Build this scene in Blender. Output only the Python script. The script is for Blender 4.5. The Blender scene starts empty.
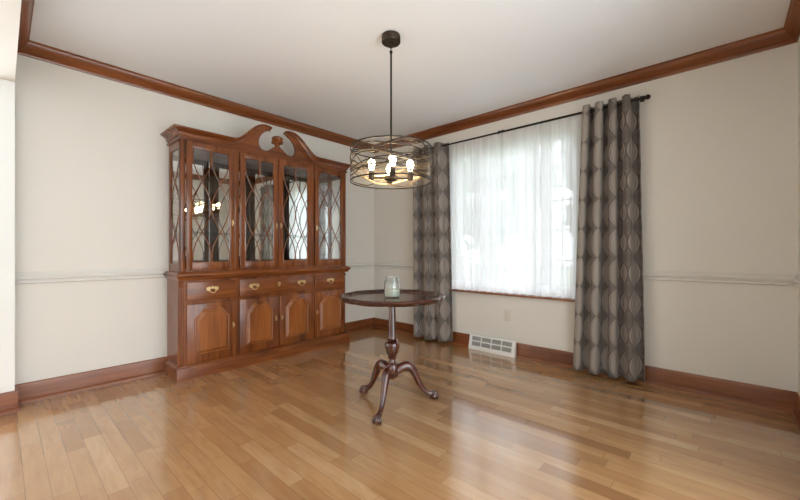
import bpy, bmesh, math, random
from mathutils import Vector, Matrix
R = math.radians
rnd = random.Random(7)
sc = bpy.context.scene
COL = sc.collection
PI = math.pi

# ------------------------------------------------------------------ constants
F_PX = 360.7
CAM = Vector((-3.344, -3.487, 1.011))
CEIL = 2.41
XW = -3.285            # inner face of the opening wall
YS = -3.82             # inner face of the wall behind the camera

# ------------------------------------------------------------------ mesh builder
class MB:
    def __init__(self):
        self.bm = bmesh.new()
    def _merge(self, other):
        me = bpy.data.meshes.new('t'); other.to_mesh(me); other.free()
        self.bm.from_mesh(me); bpy.data.meshes.remove(me)
    def box(self, x0, x1, y0, y1, z0, z1, bev=0.0, seg=2):
        b = bmesh.new()
        bmesh.ops.create_cube(b, size=1.0)
        for v in b.verts:
            v.co = Vector(((x0+x1)/2+v.co.x*(x1-x0), (y0+y1)/2+v.co.y*(y1-y0), (z0+z1)/2+v.co.z*(z1-z0)))
        if bev > 0:
            bmesh.ops.bevel(b, geom=b.edges[:], offset=bev, segments=seg, profile=0.5, affect='EDGES')
        self._merge(b); return self
    def lathe(self, prof, c=(0, 0), seg=32, cap=True, mod=None):
        """prof: (r, z) from bottom to top; mod(theta, r, z) -> r"""
        b = bmesh.new(); rings = []
        for r, z in prof:
            ring = []
            for k in range(seg):
                t = 2*PI*k/seg
                rr = mod(t, r, z) if mod else r
                ring.append(b.verts.new((c[0]+rr*math.cos(t), c[1]+rr*math.sin(t), z)))
            rings.append(ring)
        for i in range(len(rings)-1):
            for k in range(seg):
                b.faces.new((rings[i][k], rings[i][(k+1) % seg], rings[i+1][(k+1) % seg], rings[i+1][k]))
        if cap:
            b.faces.new(list(reversed(rings[0]))); b.faces.new(rings[-1])
        self._merge(b); return self
    def tube(self, pts, r, seg=8, closed=False, flat=None):
        """r: number or list; flat: (sx, sy) ellipse scale"""
        pts = [Vector(p) for p in pts]; n = len(pts)
        rs = r if isinstance(r, (list, tuple)) else [r]*n
        b = bmesh.new(); rings = []; prev = None
        for i, p in enumerate(pts):
            if closed:
                d = (pts[(i+1) % n]-pts[i-1]).normalized()
            else:
                d = (pts[min(i+1, n-1)]-pts[max(i-1, 0)]).normalized()
            if prev is None:
                ref = Vector((0, 0, 1)) if abs(d.z) < .9 else Vector((1, 0, 0))
                u = d.cross(ref).normalized()
            else:
                u = (prev-d*prev.dot(d)).normalized()
            prev = u
            w = d.cross(u).normalized()
            sx, sy = flat or (1, 1)
            rings.append([b.verts.new(p+rs[i]*(sx*math.cos(2*PI*k/seg)*u+sy*math.sin(2*PI*k/seg)*w)) for k in range(seg)])
        m = n if closed else n-1
        for i in range(m):
            A, B = rings[i], rings[(i+1) % n]
            for k in range(seg):
                b.faces.new((A[k], A[(k+1) % seg], B[(k+1) % seg], B[k]))
        if not closed:
            b.faces.new(list(reversed(rings[0]))); b.faces.new(rings[-1])
        bmesh.ops.recalc_face_normals(b, faces=b.faces[:])
        self._merge(b); return self
    def sweep(self, path, outs, ups, prof, scales=None, caps=True):
        """prof: closed outline of (a, b); vertex = p + out*a*s + up*b*s"""
        b = bmesh.new(); rings = []
        for i, p in enumerate(path):
            s = scales[i] if scales else 1.0
            o, u = Vector(outs[i]), Vector(ups[i])
            rings.append([b.verts.new(Vector(p)+o*(a*s)+u*(c*s)) for a, c in prof])
        n = len(prof)
        for i in range(len(rings)-1):
            for k in range(n):
                b.faces.new((rings[i][k], rings[i][(k+1) % n], rings[i+1][(k+1) % n], rings[i+1][k]))
        if caps:
            b.faces.new(rings[0]); b.faces.new(rings[-1])
        bmesh.ops.recalc_face_normals(b, faces=b.faces[:])
        self._merge(b); return self
    def prism(self, poly, y0, y1, bev=0.0, axis='y'):
        """poly in (x,z) extruded along y (or any axis mapping)"""
        def mp(a, c, d):
            return (a, d, c) if axis == 'y' else ((d, a, c) if axis == 'x' else (a, c, d))
        b = bmesh.new()
        A = [b.verts.new(mp(a, c, y0)) for a, c in poly]
        B = [b.verts.new(mp(a, c, y1)) for a, c in poly]
        n = len(poly)
        fa = b.faces.new(A); fb = b.faces.new(B)
        for k in range(n):
            b.faces.new((A[k], A[(k+1) % n], B[(k+1) % n], B[k]))
        bmesh.ops.recalc_face_normals(b, faces=b.faces[:])
        if bev > 0:
            es = [e for e in fa.edges]
            bmesh.ops.bevel(b, geom=es, offset=bev, segments=2, profile=0.5, affect='EDGES')
        bmesh.ops.triangulate(b, faces=[f for f in b.faces if len(f.verts) > 4])
        self._merge(b); return self
    def ball(self, c, r, scale=(1, 1, 1), sub=3):
        b = bmesh.new()
        bmesh.ops.create_icosphere(b, subdivisions=sub, radius=r)
        for v in b.verts:
            v.co = Vector((v.co.x*scale[0]+c[0], v.co.y*scale[1]+c[1], v.co.z*scale[2]+c[2]))
        self._merge(b); return self
    def grid(self, fn, nu, nv, uvfn=None):
        uv = self.bm.loops.layers.uv.verify() if uvfn else None
        V = [[self.bm.verts.new(fn(i/(nu-1), j/(nv-1))) for j in range(nv)] for i in range(nu)]
        for i in range(nu-1):
            for j in range(nv-1):
                f = self.bm.faces.new((V[i][j], V[i+1][j], V[i+1][j+1], V[i][j+1]))
                if uv:
                    for l, (a, c) in zip(f.loops, ((i, j), (i+1, j), (i+1, j+1), (i, j+1))):
                        l[uv].uv = uvfn(a/(nu-1), c/(nv-1))
        return self
    def xform(self, M):
        bmesh.ops.transform(self.bm, matrix=M, verts=self.bm.verts[:]); return self
    def build(self, name, mat, parent=None, angle=38):
        root = parent
        while root is not None and root.parent is not None:
            root = root.parent
        off = root.location.copy() if root is not None else Vector((0, 0, 0))
        for v in self.bm.verts:
            v.co -= off
        me = bpy.data.meshes.new(name)
        self.bm.to_mesh(me); self.bm.free()
        me.materials.append(mat)
        me.shade_smooth()
        me.set_sharp_from_angle(angle=R(angle))
        o = bpy.data.objects.new(name, me); COL.objects.link(o)
        if parent is not None:
            o.parent = parent
        return o

def thing(name, label, cat, loc=(0, 0, 0), group=None):
    o = bpy.data.objects.new(name, None); COL.objects.link(o)
    o.empty_display_size = .1
    o.location = loc
    o['label'] = label; o['category'] = cat
    if group: o['group'] = group
    return o
def tag(o, label, cat, group=None, kind=None):
    o['label'] = label; o['category'] = cat
    if group: o['group'] = group
    if kind: o['kind'] = kind
    return o
def struct(o):
    o['kind'] = 'structure'; return o
def structure_root(name, loc):
    o = bpy.data.objects.new(name, None); COL.objects.link(o); o.location = loc
    o['kind'] = 'structure'; return o

# ------------------------------------------------------------------ materials
class NT:
    def __init__(self, name):
        self.m = bpy.data.materials.new(name); self.m.use_nodes = True
        self.t = self.m.node_tree; self.t.nodes.clear()
        self.out = self.n('ShaderNodeOutputMaterial')
    def n(self, typ, **kw):
        x = self.t.nodes.new(typ)
        for k, v in kw.items(): setattr(x, k, v)
        return x
    def l(self, a, b): self.t.links.new(a, b)
    def math(self, op, a, b=None, c=None):
        x = self.n('ShaderNodeMath', operation=op)
        for i, v in enumerate((a, b, c)):
            if v is None: continue
            if isinstance(v, (int, float)): x.inputs[i].default_value = v
            else: self.l(v, x.inputs[i])
        return x.outputs[0]
    def mix(self, f, a, b, blend='MIX'):
        x = self.n('ShaderNodeMix', data_type='RGBA', blend_type=blend)
        for s, v in ((x.inputs[0], f), (x.inputs[6], a), (x.inputs[7], b)):
            if isinstance(v, (int, float)): s.default_value = v
            elif isinstance(v, tuple): s.default_value = (*v, 1) if len(v) == 3 else v
            else: self.l(v, s)
        return x.outputs[2]
    def ramp(self, f, stops):
        x = self.n('ShaderNodeValToRGB'); e = x.color_ramp.elements
        while len(e) < len(stops): e.new(.5)
        for k, (p, c) in enumerate(stops):
            e[k].position = p; e[k].color = (*c, 1)
        self.l(f, x.inputs[0]); return x.outputs[0]
    def noise(self, vec, scale, detail=4, rough=.55, dist=0):
        x = self.n('ShaderNodeTexNoise'); x.inputs['Scale'].default_value = scale
        x.inputs['Detail'].default_value = detail; x.inputs['Roughness'].default_value = rough
        x.inputs['Distortion'].default_value = dist
        if vec is not None: self.l(vec, x.inputs['Vector'])
        return x.outputs[0]
    def coords(self, kind='Object', scale=(1, 1, 1)):
        x = self.n('ShaderNodeTexCoord'); m = self.n('ShaderNodeMapping')
        m.inputs['Scale'].default_value = scale
        self.l(x.outputs[kind], m.inputs['Vector']); return m.outputs[0]
    def bump(self, h, strength=.1, dist=.01):
        x = self.n('ShaderNodeBump'); x.inputs['Strength'].default_value = strength
        x.inputs['Distance'].default_value = dist
        self.l(h, x.inputs['Height']); return x.outputs[0]
    def bsdf(self, color, rough=.5, metal=0, normal=None, coat=0, coat_rough=.1, spec=.5, **kw):
        p = self.n('ShaderNodeBsdfPrincipled')
        if isinstance(color, tuple): p.inputs['Base Color'].default_value = (*color, 1)
        else: self.l(color, p.inputs['Base Color'])
        if isinstance(rough, (int, float)): p.inputs['Roughness'].default_value = rough
        else: self.l(rough, p.inputs['Roughness'])
        p.inputs['Metallic'].default_value = metal
        p.inputs['Coat Weight'].default_value = coat
        p.inputs['Coat Roughness'].default_value = coat_rough
        p.inputs['Specular IOR Level'].default_value = spec
        for k, v in kw.items(): p.inputs[k].default_value = v
        if normal is not None: self.l(normal, p.inputs['Normal'])
        self.l(p.outputs[0], self.out.inputs[0]); return p

def plain(name, c, rough=.5, metal=0, **kw):
    t = NT(name); t.bsdf(c, rough, metal, **kw); return t.m

def paint(name, c, amount=.03, rough=.75, bump=.05, scale=90):
    t = NT(name)
    v = t.coords('Object')
    big = t.noise(v, 1.3, 2)
    col = t.mix(big, tuple(x*(1-amount) for x in c), tuple(min(1, x*(1+amount)) for x in c))
    t.bsdf(col, rough, normal=t.bump(t.noise(v, scale, 2), bump, .002), spec=.3)
    return t.m

def wood(name, dark, mid, light, grain='z', rough=.35, coat=.5, coat_rough=.12, scale=1.0):
    t = NT(name)
    s = {'x': (2.2, 26, 26), 'y': (26, 2.2, 26), 'z': (26, 26, 2.2)}[grain]
    v = t.coords('Object', tuple(k*scale for k in s))
    g = t.noise(v, 1.0, 6, .62, .6)
    s2 = {'x': (.7, 5, 5), 'y': (5, .7, 5), 'z': (5, 5, .7)}[grain]
    v2 = t.coords('Object', tuple(k*scale for k in s2))
    b = t.noise(v2, 1.0, 3, .5, 1.2)
    f = t.math('ADD', t.math('MULTIPLY', g, .6), t.math('MULTIPLY', b, .4))
    c = t.ramp(f, [(.34, dark), (.5, mid), (.68, light)])
    t.bsdf(c, rough, coat=coat, coat_rough=coat_rough, spec=.42, normal=t.bump(g, .06, .002))
    return t.m

M = {}
M['wall'] = paint('wall_paint', (.735, .703, .643), .02)
M['jamb_lit'] = paint('jamb_lit_paint', (.80, .80, .78), .01)  # wall paint lightened to put in the daylight falling on the jamb
M['ceiling'] = paint('ceiling_paint', (.82, .835, .86), .015, bump=.12, scale=160)
M['rail'] = paint('rail_paint', (.67, .645, .60), .01, rough=.5)
TR = ((.105, .027, .007), (.20, .056, .014), (.29, .092, .026))
M['trim_x'] = wood('trim_wood_along_x', *TR, 'x', .38, .4)
M['trim_y'] = wood('trim_wood_along_y', *TR, 'y', .38, .4)
CH = ((.070, .017, .004), (.178, .049, .011), (.29, .092, .024))
M['cherry_z'] = wood('cherry_upright', *CH, 'z', .26, .22)
M['cherry_x'] = wood('cherry_lengthwise', *CH, 'x', .26, .22)
M['cherry_y'] = wood('cherry_crosswise', *CH, 'y', .26, .22)
M['panel'] = wood('cherry_panel_veneer', (.16, .044, .009), (.28, .085, .017), (.39, .14, .036), 'z', .32, .3, scale=.8)
M['cherry_in'] = wood('cherry_inside', (.14, .075, .05), (.23, .125, .085), (.30, .18, .125), 'z', .5, .1)
M['mahogany'] = wood('mahogany', (.028, .006, .004), (.075, .017, .009), (.13, .034, .016), 'z', .22, .8, .06)
M['mahogany_top'] = wood('mahogany_top', (.022, .007, .005), (.048, .014, .009), (.08, .026, .016), 'x', .22, .3, .05)
M['brass'] = plain('old_brass', (.72, .53, .25), .30, 1.0)
M['hinge'] = plain('dark_hinge_metal', (.05, .035, .025), .5, .8)
M['iron'] = plain('black_iron', (.022, .018, .016), .45, .7)
M['bronze'] = plain('oiled_bronze', (.075, .055, .042), .38, .85)
M['dull_bronze'] = plain('dull_bronze', (.055, .040, .028), .6, 0.0, **{'Specular IOR Level': .25})
M['gold'] = plain('antique_brass', (.42, .30, .17), .35, 1.0)
M['white_metal'] = plain('white_enamel', (.80, .79, .76), .4)
M['dark_void'] = plain('dark_slot', (.10, .095, .09), .8)
M['plate'] = plain('ivory_plastic', (.68, .63, .56), .45)
M['plate_dark'] = plain('slot_dark', (.12, .11, .10), .6)
M['vinyl'] = plain('white_vinyl', (.82, .83, .84), .4)
M['wax'] = plain('cream_wax', (.86, .82, .62), .45, **{'Subsurface Weight': .3, 'Subsurface Radius': (.02, .015, .008)})
M['wick'] = plain('wick', (.05, .045, .04), .9)

def pane(name, tint=(1, 1, 1), refl=1.0, ior=1.5, rough=0.0):
    t = NT(name)
    tr = t.n('ShaderNodeBsdfTransparent'); tr.inputs[0].default_value = (*tint, 1)
    gl = t.n('ShaderNodeBsdfGlossy'); gl.inputs['Roughness'].default_value = rough
    fr = t.n('ShaderNodeFresnel')
    bf = t.n('ShaderNodeNewGeometry').outputs['Backfacing']     # pane is thin: same reflectance on entry and exit
    t.l(t.math('MULTIPLY_ADD', bf, 1/ior-ior, ior), fr.inputs[0])
    f = t.math('MULTIPLY', fr.outputs[0], refl)
    mx = t.n('ShaderNodeMixShader'); t.l(f, mx.inputs[0]); t.l(tr.outputs[0], mx.inputs[1]); t.l(gl.outputs[0], mx.inputs[2])
    t.l(mx.outputs[0], t.out.inputs[0]); return t.m
M['glass'] = pane('cabinet_glass', (.985, .99, .985), 1.5)
M['window_glass'] = pane('dimmed_window_glass', (.85, .85, .86))  # grey tint added to dim the daylight through the panes
M['added_door_glass'] = pane('added_door_glass', (.97, .985, .98))
M['jar_glass'] = pane('jar_glass', (.93, .95, .95), 1.6)
M['shade_glass'] = pane('shade_glass', (.975, .97, .955), .30, 1.45, .38)
M['mirror'] = plain('mirror_silver', (.94, .95, .94), .015, 1.0)

def bulb_mat():
    t = NT('lit_bulb')
    e = t.n('ShaderNodeEmission'); e.inputs[0].default_value = (1, .74, .42, 1); e.inputs[1].default_value = 42
    t.l(e.outputs[0], t.out.inputs[0]); return t.m
M['bulb'] = bulb_mat()

def sheer_mat():
    t = NT('white_sheer_voile')
    uv = t.n('ShaderNodeTexCoord').outputs['UV']
    mp = t.n('ShaderNodeMapping'); mp.inputs['Scale'].default_value = (5.5, .12, 1); t.l(uv, mp.inputs[0])
    den = t.noise(mp.outputs[0], 1.0, 3, .6)
    sep = t.n('ShaderNodeSeparateXYZ'); t.l(uv, sep.inputs[0])
    hem = t.math('LESS_THAN', sep.outputs[1], .10)
    op = t.math('ADD', t.math('MULTIPLY_ADD', den, .80, .49), t.math('MULTIPLY', hem, .12))
    ov = t.math('MULTIPLY', t.math('GREATER_THAN', sep.outputs[0], 1.60), t.math('LESS_THAN', sep.outputs[0], 1.86))   # two lengths overlap here
    op = t.math('ADD', op, t.math('MULTIPLY', ov, .16))
    op = t.math('MINIMUM', op, .985)
    d = t.n('ShaderNodeBsdfDiffuse'); d.inputs[0].default_value = (.87, .88, .89, 1)
    tl = t.n('ShaderNodeBsdfTranslucent'); tl.inputs[0].default_value = (.89, .90, .91, 1)
    tr = t.n('ShaderNodeBsdfTransparent')
    m1 = t.n('ShaderNodeMixShader'); m1.inputs[0].default_value = .50
    t.l(d.outputs[0], m1.inputs[1]); t.l(tl.outputs[0], m1.inputs[2])
    m2 = t.n('ShaderNodeMixShader'); t.l(op, m2.inputs[0])
    t.l(tr.outputs[0], m2.inputs[1]); t.l(m1.outputs[0], m2.inputs[2])
    t.l(m2.outputs[0], t.out.inputs[0]); return t.m
M['sheer'] = sheer_mat()

def drape_mat():
    t = NT('taupe_ogee_drapery')
    uv = t.n('ShaderNodeTexCoord').outputs['UV']
    sep = t.n('ShaderNodeSeparateXYZ'); t.l(uv, sep.inputs[0])
    cu, cv = .150, .235
    u = t.math('SUBTRACT', t.math('FRACT', t.math('DIVIDE', sep.outputs[0], cu)), .5)
    v = t.math('SUBTRACT', t.math('FRACT', t.math('DIVIDE', sep.outputs[1], cv)), .5)
    au = t.math('ABSOLUTE', u)
    hw = t.math('MULTIPLY', t.math('POWER', t.math('MAXIMUM', t.math('COSINE', t.math('MULTIPLY', v, PI)), .001), .85), .455)
    d = t.math('DIVIDE', au, t.math('MAXIMUM', hw, .004))
    d = t.math('MINIMUM', d, 2.5)
    # fine leaf veins: slanted hatch inside the oval
    hatch = t.math('SINE', t.math('MULTIPLY', t.math('ADD', t.math('MULTIPLY', au, cu), t.math('MULTIPLY', v, cv*.8)), 900))
    hatch = t.math('MULTIPLY_ADD', hatch, .5, .5)
    weave = t.noise(t.coords('UV', (260, 260, 1)), 1.0, 2)
    base = t.ramp(t.math('MULTIPLY', d, .4), [
        (0.0, (.35, .305, .268)), (.27, (.31, .268, .235)), (.30, (.17, .143, .128)), (.325, (.16, .135, .12)),
        (.345, (.38, .335, .297)), (.392, (.35, .307, .272)), (.41, (.085, .069, .062)), (.56, (.10, .082, .074)), (.60, (.19, .16, .145)), (.75, (.115, .095, .086))])
    c = t.mix(t.math('MULTIPLY', hatch, .28), base, (.12, .10, .09))
    c = t.mix(t.math('MULTIPLY', weave, .12), c, (.40, .36, .33))
    p = t.bsdf(c, .62, spec=.3, normal=t.bump(weave, .15, .001), **{'Sheen Weight': .25, 'Sheen Roughness': .4})
    return t.m
M['drape'] = drape_mat()

def floor_mat():
    t = NT('oak_plank_floor')
    co = t.n('ShaderNodeTexCoord').outputs['Object']
    s = t.n('ShaderNodeSeparateXYZ'); t.l(co, s.inputs[0])
    W = .0762
    rx = t.math('DIVIDE', s.outputs[0], W)
    row = t.math('FLOOR', rx); fx = t.math('FRACT', rx)
    wn = t.n('ShaderNodeTexWhiteNoise', noise_dimensions='1D'); t.l(row, wn.inputs['W'])
    wn2 = t.n('ShaderNodeTexWhiteNoise', noise_dimensions='1D'); t.l(t.math('ADD', row, 71.3), wn2.inputs['W'])
    L = t.math('MULTIPLY_ADD', wn2.outputs[0], .55, .42)
    ry = t.math('DIVIDE', t.math('MULTIPLY_ADD', wn.outputs[0], 3.0, s.outputs[1]), L)
    idx = t.math('FLOOR', ry); fy = t.math('FRACT', ry)
    cb = t.n('ShaderNodeCombineXYZ'); t.l(row, cb.inputs[0]); t.l(idx, cb.inputs[1])
    pw = t.n('ShaderNodeTexWhiteNoise', noise_dimensions='2D'); t.l(cb.outputs[0], pw.inputs['Vector'])
    r = pw.outputs[0]
    # grain, shifted per plank
    cb2 = t.n('ShaderNodeCombineXYZ')
    t.l(t.math('MULTIPLY', s.outputs[0], 34), cb2.inputs[0])
    t.l(t.math('MULTIPLY', s.outputs[1], 3.0), cb2.inputs[1])
    t.l(t.math('MULTIPLY', r, 57), cb2.inputs[2])
    g = t.noise(cb2.outputs[0], 1.0, 6, .6, .9)
    cb3 = t.n('ShaderNodeCombineXYZ')
    t.l(t.math('MULTIPLY', s.outputs[0], 9), cb3.inputs[0])
    t.l(t.math('MULTIPLY', s.outputs[1], 2.2), cb3.inputs[1])
    t.l(t.math('MULTIPLY', r, 31), cb3.inputs[2])
    g2 = t.noise(cb3.outputs[0], 1.0, 3, .5, 2.2)
    plank = t.ramp(r, [(.0, (.26, .122, .046)), (.10, (.345, .175, .070)), (.5, (.40, .214, .090)), (.85, (.435, .240, .106)), (1, (.50, .295, .145))])
    f = t.math('ADD', t.math('MULTIPLY', g, .55), t.math('MULTIPLY', g2, .45))
    c = t.mix(t.ramp(f, [(.36, (1, 1, 1)), (.58, (0, 0, 0))]), plank, (.25, .115, .042))
    c = t.mix(.45, plank, c)
    ex = t.math('MINIMUM', fx, t.math('SUBTRACT', 1, fx))
    ex = t.math('MULTIPLY', ex, W)
    ey = t.math('MULTIPLY', t.math('MINIMUM', fy, t.math('SUBTRACT', 1, fy)), L)
    e = t.math('MINIMUM', ex, ey)
    groove = t.math('LESS_THAN', e, .0012)
    c = t.mix(t.math('MULTIPLY', groove, .55), c, (.13, .062, .026))
    h = t.math('MINIMUM', t.math('MULTIPLY', e, 400), 1.0)
    tilt = t.math('MULTIPLY', t.noise(co, 3.0, 1), .35)
    nb = t.bump(t.math('ADD', h, tilt), .03, .002)
    rgh = t.math('MULTIPLY_ADD', g, .08, .17)
    t.bsdf(c, rgh, normal=nb, coat=1.0, coat_rough=.07, spec=.55, **{'Coat IOR': 1.6})
    return t.m
M['floor'] = floor_mat()

def foliage_mat(name, a, b):
    t = NT(name)
    c = t.mix(t.noise(t.coords('Object'), 3.0, 3), a, b)
    t.bsdf(c, .6); return t.m
M['leaf'] = foliage_mat('tree_leaves', (.12, .155, .11), (.22, .27, .20))
M['leaf2'] = foliage_mat('tree_leaves_dark', (.08, .11, .08), (.16, .20, .15))
M['grass'] = foliage_mat('lawn_grass', (.20, .24, .16), (.30, .35, .24))
M['bark'] = foliage_mat('tree_bark', (.10, .075, .05), (.18, .14, .10))

# ------------------------------------------------------------------ room shell
YJ = -.145
fl = MB(); fl.box(XW-.115, 0, YS-.10, 0.0, -.06, 0); fl.box(-5.2, XW-.115, -6.2, 0.0, -.06, 0); struct(fl.build('floor', M['floor']))  # hallway part runs on south to block light from below
ce = MB(); ce.box(XW, .12, YS-.12, .12, CEIL, CEIL+.08); struct(ce.build('ceiling', M['ceiling']))
wn = MB(); wn.box(XW-.115, .12, 0, .12, -.06, CEIL); struct(wn.build('wall_north', M['wall']))
# window wall
WY0, WY1, WZ0, WZ1 = -2.53, -1.25, .60, 2.08
we = MB()
we.box(0, .14, YS-.12, WY0, -.06, CEIL); we.box(0, .14, WY1, 0, -.06, CEIL)
we.box(0, .14, WY0, WY1, -.06, WZ0); we.box(0, .14, WY0, WY1, WZ1, CEIL)
struct(we.build('wall_east', M['wall']))
# wall behind the camera
DX0, DX1, DZ = -3.15, -1.30, 2.12  # opening cut for the added patio door
ws = MB()
ws.box(XW-.115, DX0, YS-.12, YS, -.06, CEIL); ws.box(DX1, 0, YS-.12, YS, -.06, CEIL); ws.box(DX0, DX1, YS-.12, YS, DZ, CEIL)
struct(ws.build('wall_south', M['wall']))
# opening wall: stub, header
ww = MB()
ww.box(XW-.115, XW, YJ, 0, 0, CEIL)
ww.box(XW-.115, XW, YS, -3.72, 0, 2.084)
struct(ww.build('wall_west', M['jamb_lit']))
hd = MB(); hd.box(XW-.115, XW, YS, YJ, 2.084, CEIL); struct(hd.build('wall_header', M['wall']))
# unseen hallway wall and ceiling, added to cut daylight through the opening
hw = MB(); hw.box(-5.3, -5.2, -6.0, 1.5, -.06, CEIL); struct(hw.build('wall_added_hallway', M['wall']))
hc = MB(); hc.box(-5.3, XW-.001, -6.0, 1.5, CEIL+.001, CEIL+.08); struct(hc.build('ceiling_added_hallway', M['ceiling']))

# profiles (d from wall, z)
def prof_crown():
    C = CEIL
    return [(0, C), (.066, C), (.066, C-.010), (.060, C-.013), (.057, C-.020), (.052, C-.030), (.043, C-.042), (.032, C-.053),
            (.023, C-.061), (.019, C-.066), (.016, C-.068), (.016, C-.075), (.012, C-.079), (.009, C-.090), (0, C-.090)]
P_BASE = [(0, .130), (.008, .130), (.012, .124), (.0135, .112), (.0135, .024), (.022, .021), (.028, .013), (.029, 0), (0, 0)]
P_RAIL = [(0, .872), (.007, .870), (.010, .862), (.010, .845), (.019, .840), (.021, .832), (.019, .824), (.009, .818), (.009, .806), (.015, .802), (.015, .797), (.010, .793), (0, .793)]

def molding(name, side, prof, s0, s1, m0, m1, mat):
    """side: which wall; s runs along it; m0/m1 = +1 inside mitre, -1 outside mitre, 0 square"""
    mb = MB(); ring0, ring1 = [], []
    for d, z in prof:
        a, b = s0+m0*d, s1-m1*d
        for s, ring in ((a, ring0), (b, ring1)):
            if side == 'N': p = (s, -d, z)
            elif side == 'E': p = (-d, s, z)
            elif side == 'S': p = (s, YS+d, z)
            elif side == 'W': p = (XW+d, s, z)
            elif side == 'J': p = (s, YJ-d, z)
            ring.append(mb.bm.verts.new(p))
    n = len(prof)
    for k in range(n):
        mb.bm.faces.new((ring0[k], ring0[(k+1) % n], ring1[(k+1) % n], ring1[k]))
    mb.bm.faces.new(ring0); mb.bm.faces.new(ring1)
    bmesh.ops.recalc_face_normals(mb.bm, faces=mb.bm.faces[:])
    return struct(mb.build(name, mat, angle=30))

molding('trim_1', 'N', prof_crown(), XW, 0, 1, 1, M['trim_x'])
molding('trim_2', 'E', prof_crown(), YS, 0, 1, 1, M['trim_y'])
molding('trim_3', 'S', prof_crown(), XW, 0, 1, 1, M['trim_x'])
molding('trim_4', 'W', prof_crown(), YS, 0, 1, 1, M['trim_y'])
molding('trim_5', 'N', P_RAIL, XW, 0, 0, 1, M['rail'])
molding('trim_6', 'E', P_RAIL, YS, WY0-.07, 1, 0, M['rail'])
molding('trim_7', 'E', P_RAIL, WY1+.07, 0, 0, 1, M['rail'])
molding('trim_8', 'S', P_RAIL, DX1+.09, 0, 0, 1, M['rail'])
molding('baseboard_north', 'N', P_BASE, XW, 0, 1, 1, M['trim_x'])
molding('baseboard_east', 'E', P_BASE, YS, 0, 1, 1, M['trim_y'])
molding('baseboard_south', 'S', P_BASE, DX1+.09, 0, 0, 1, M['trim_x'])
molding('baseboard_west', 'W', P_BASE, YJ, 0, -1, 1, M['trim_y'])
molding('baseboard_jamb', 'J', P_BASE, XW-.115, XW, 0, -1, M['trim_x'])

# window unit
wroot = structure_root('window_1', (.08, (WY0+WY1)/2, WZ0))
fx0, fx1 = .055, .115
f = MB()
f.box(fx0, fx1, WY0, WY0+.045, WZ0, WZ1); f.box(fx0, fx1, WY1-.045, WY1, WZ0, WZ1)
f.box(fx0, fx1, WY0+.045, WY1-.045, WZ0, WZ0+.05); f.box(fx0, fx1, WY0+.045, WY1-.045, WZ1-.045, WZ1)
MUL = (-1.595, -2.235)
for my in MUL: f.box(fx0, fx1, my-.04, my+.04, WZ0+.05, WZ1-.045)
f.build('window_frame', M['vinyl'], wroot)
edges = [WY0+.045, MUL[1]-.04, MUL[1]+.04, MUL[0]-.04, MUL[0]+.04, WY1-.045]
for i in range(3):
    a, b = edges[2*i], edges[2*i+1]; z0, z1 = WZ0+.05, WZ1-.045
    g = MB(); g.box(.082, .087, a, b, z0, z1); p = g.build('pane', M['window_glass'], wroot)
    mu = MB()
    for k in range(1, 5):
        z = z0+(z1-z0)*k/5; mu.box(.0885, .095, a, b, z-.007, z+.007)
    nv = 2 if b-a < .4 else 3
    for k in range(1, nv):
        y = a+(b-a)*k/nv; mu.box(.0885, .095, y-.007, y+.007, z0, z1)
    mu.build('muntin', M['vinyl'], p)
s = MB(); s.box(-.045, .0, WY0-.06, WY1+.06, WZ0-.022, WZ0-.004, .005); s.box(-.0, .055, WY0, WY1, WZ0-.020, WZ0-.001)
s.build('window_sill', M['trim_y'], wroot)
# liners of the opening
ln = MB()
ln.box(.0, .055, WY0, WY0+.012, WZ0, WZ1); ln.box(.0, .055, WY1-.012, WY1, WZ0, WZ1); ln.box(.0, .055, WY0+.012, WY1-.012, WZ1-.012, WZ1)
ln.build('window_liner', M['vinyl'], wroot)

# unseen patio door behind the camera, added to light the cabinet wall
droot = structure_root('added_door', ((DX0+DX1)/2, YS-.06, 0))
d = MB()
d.box(DX0, DX0+.06, YS-.10, YS-.03, 0, DZ); d.box(DX1-.06, DX1, YS-.10, YS-.03, 0, DZ)
d.box(DX0+.06, DX1-.06, YS-.10, YS-.03, DZ-.06, DZ); d.box(DX0+.06, DX1-.06, YS-.10, YS-.03, 0, .05)
xm = (DX0+DX1)/2; d.box(xm-.04, xm+.04, YS-.10, YS-.03, .05, DZ-.06)
d.build('added_door_frame', M['vinyl'], droot)
for a, b in ((DX0+.06, xm-.04), (xm+.04, DX1-.06)):
    g = MB(); g.box(a, b, YS-.068, YS-.062, .05, DZ-.06); g.build('added_door_pane', M['added_door_glass'], droot)

# ------------------------------------------------------------------ china cabinet
XC = -1.580
cab = thing('china_cabinet', 'tall cherry china cabinet with latticed glass doors and swan-neck pediment against the left wall', 'china cabinet', (XC, -.17, 0))
def bx(x0, x1, y0, y1, z0, z1, name, mat, bev=.003, parent=cab):
    m = MB(); m.box(x0, x1, y0, y1, z0, z1, bev); return m.build(name, mat, parent)
HB = .835; YF = -.335
YB = -.032     # back of cabinet, clear of the baseboard shoe
CANT = .035
def canted(h, yf, yb=YB):
    return [(XC-h, yb), (XC-h, yf+CANT), (XC-h+CANT, yf), (XC+h-CANT, yf), (XC+h, yf+CANT), (XC+h, yb)]
# lower body
m = MB(); m.prism(canted(HB, YF), .10, .80, axis='z'); m.build('base_body', M['cherry_z'], cab)
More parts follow.
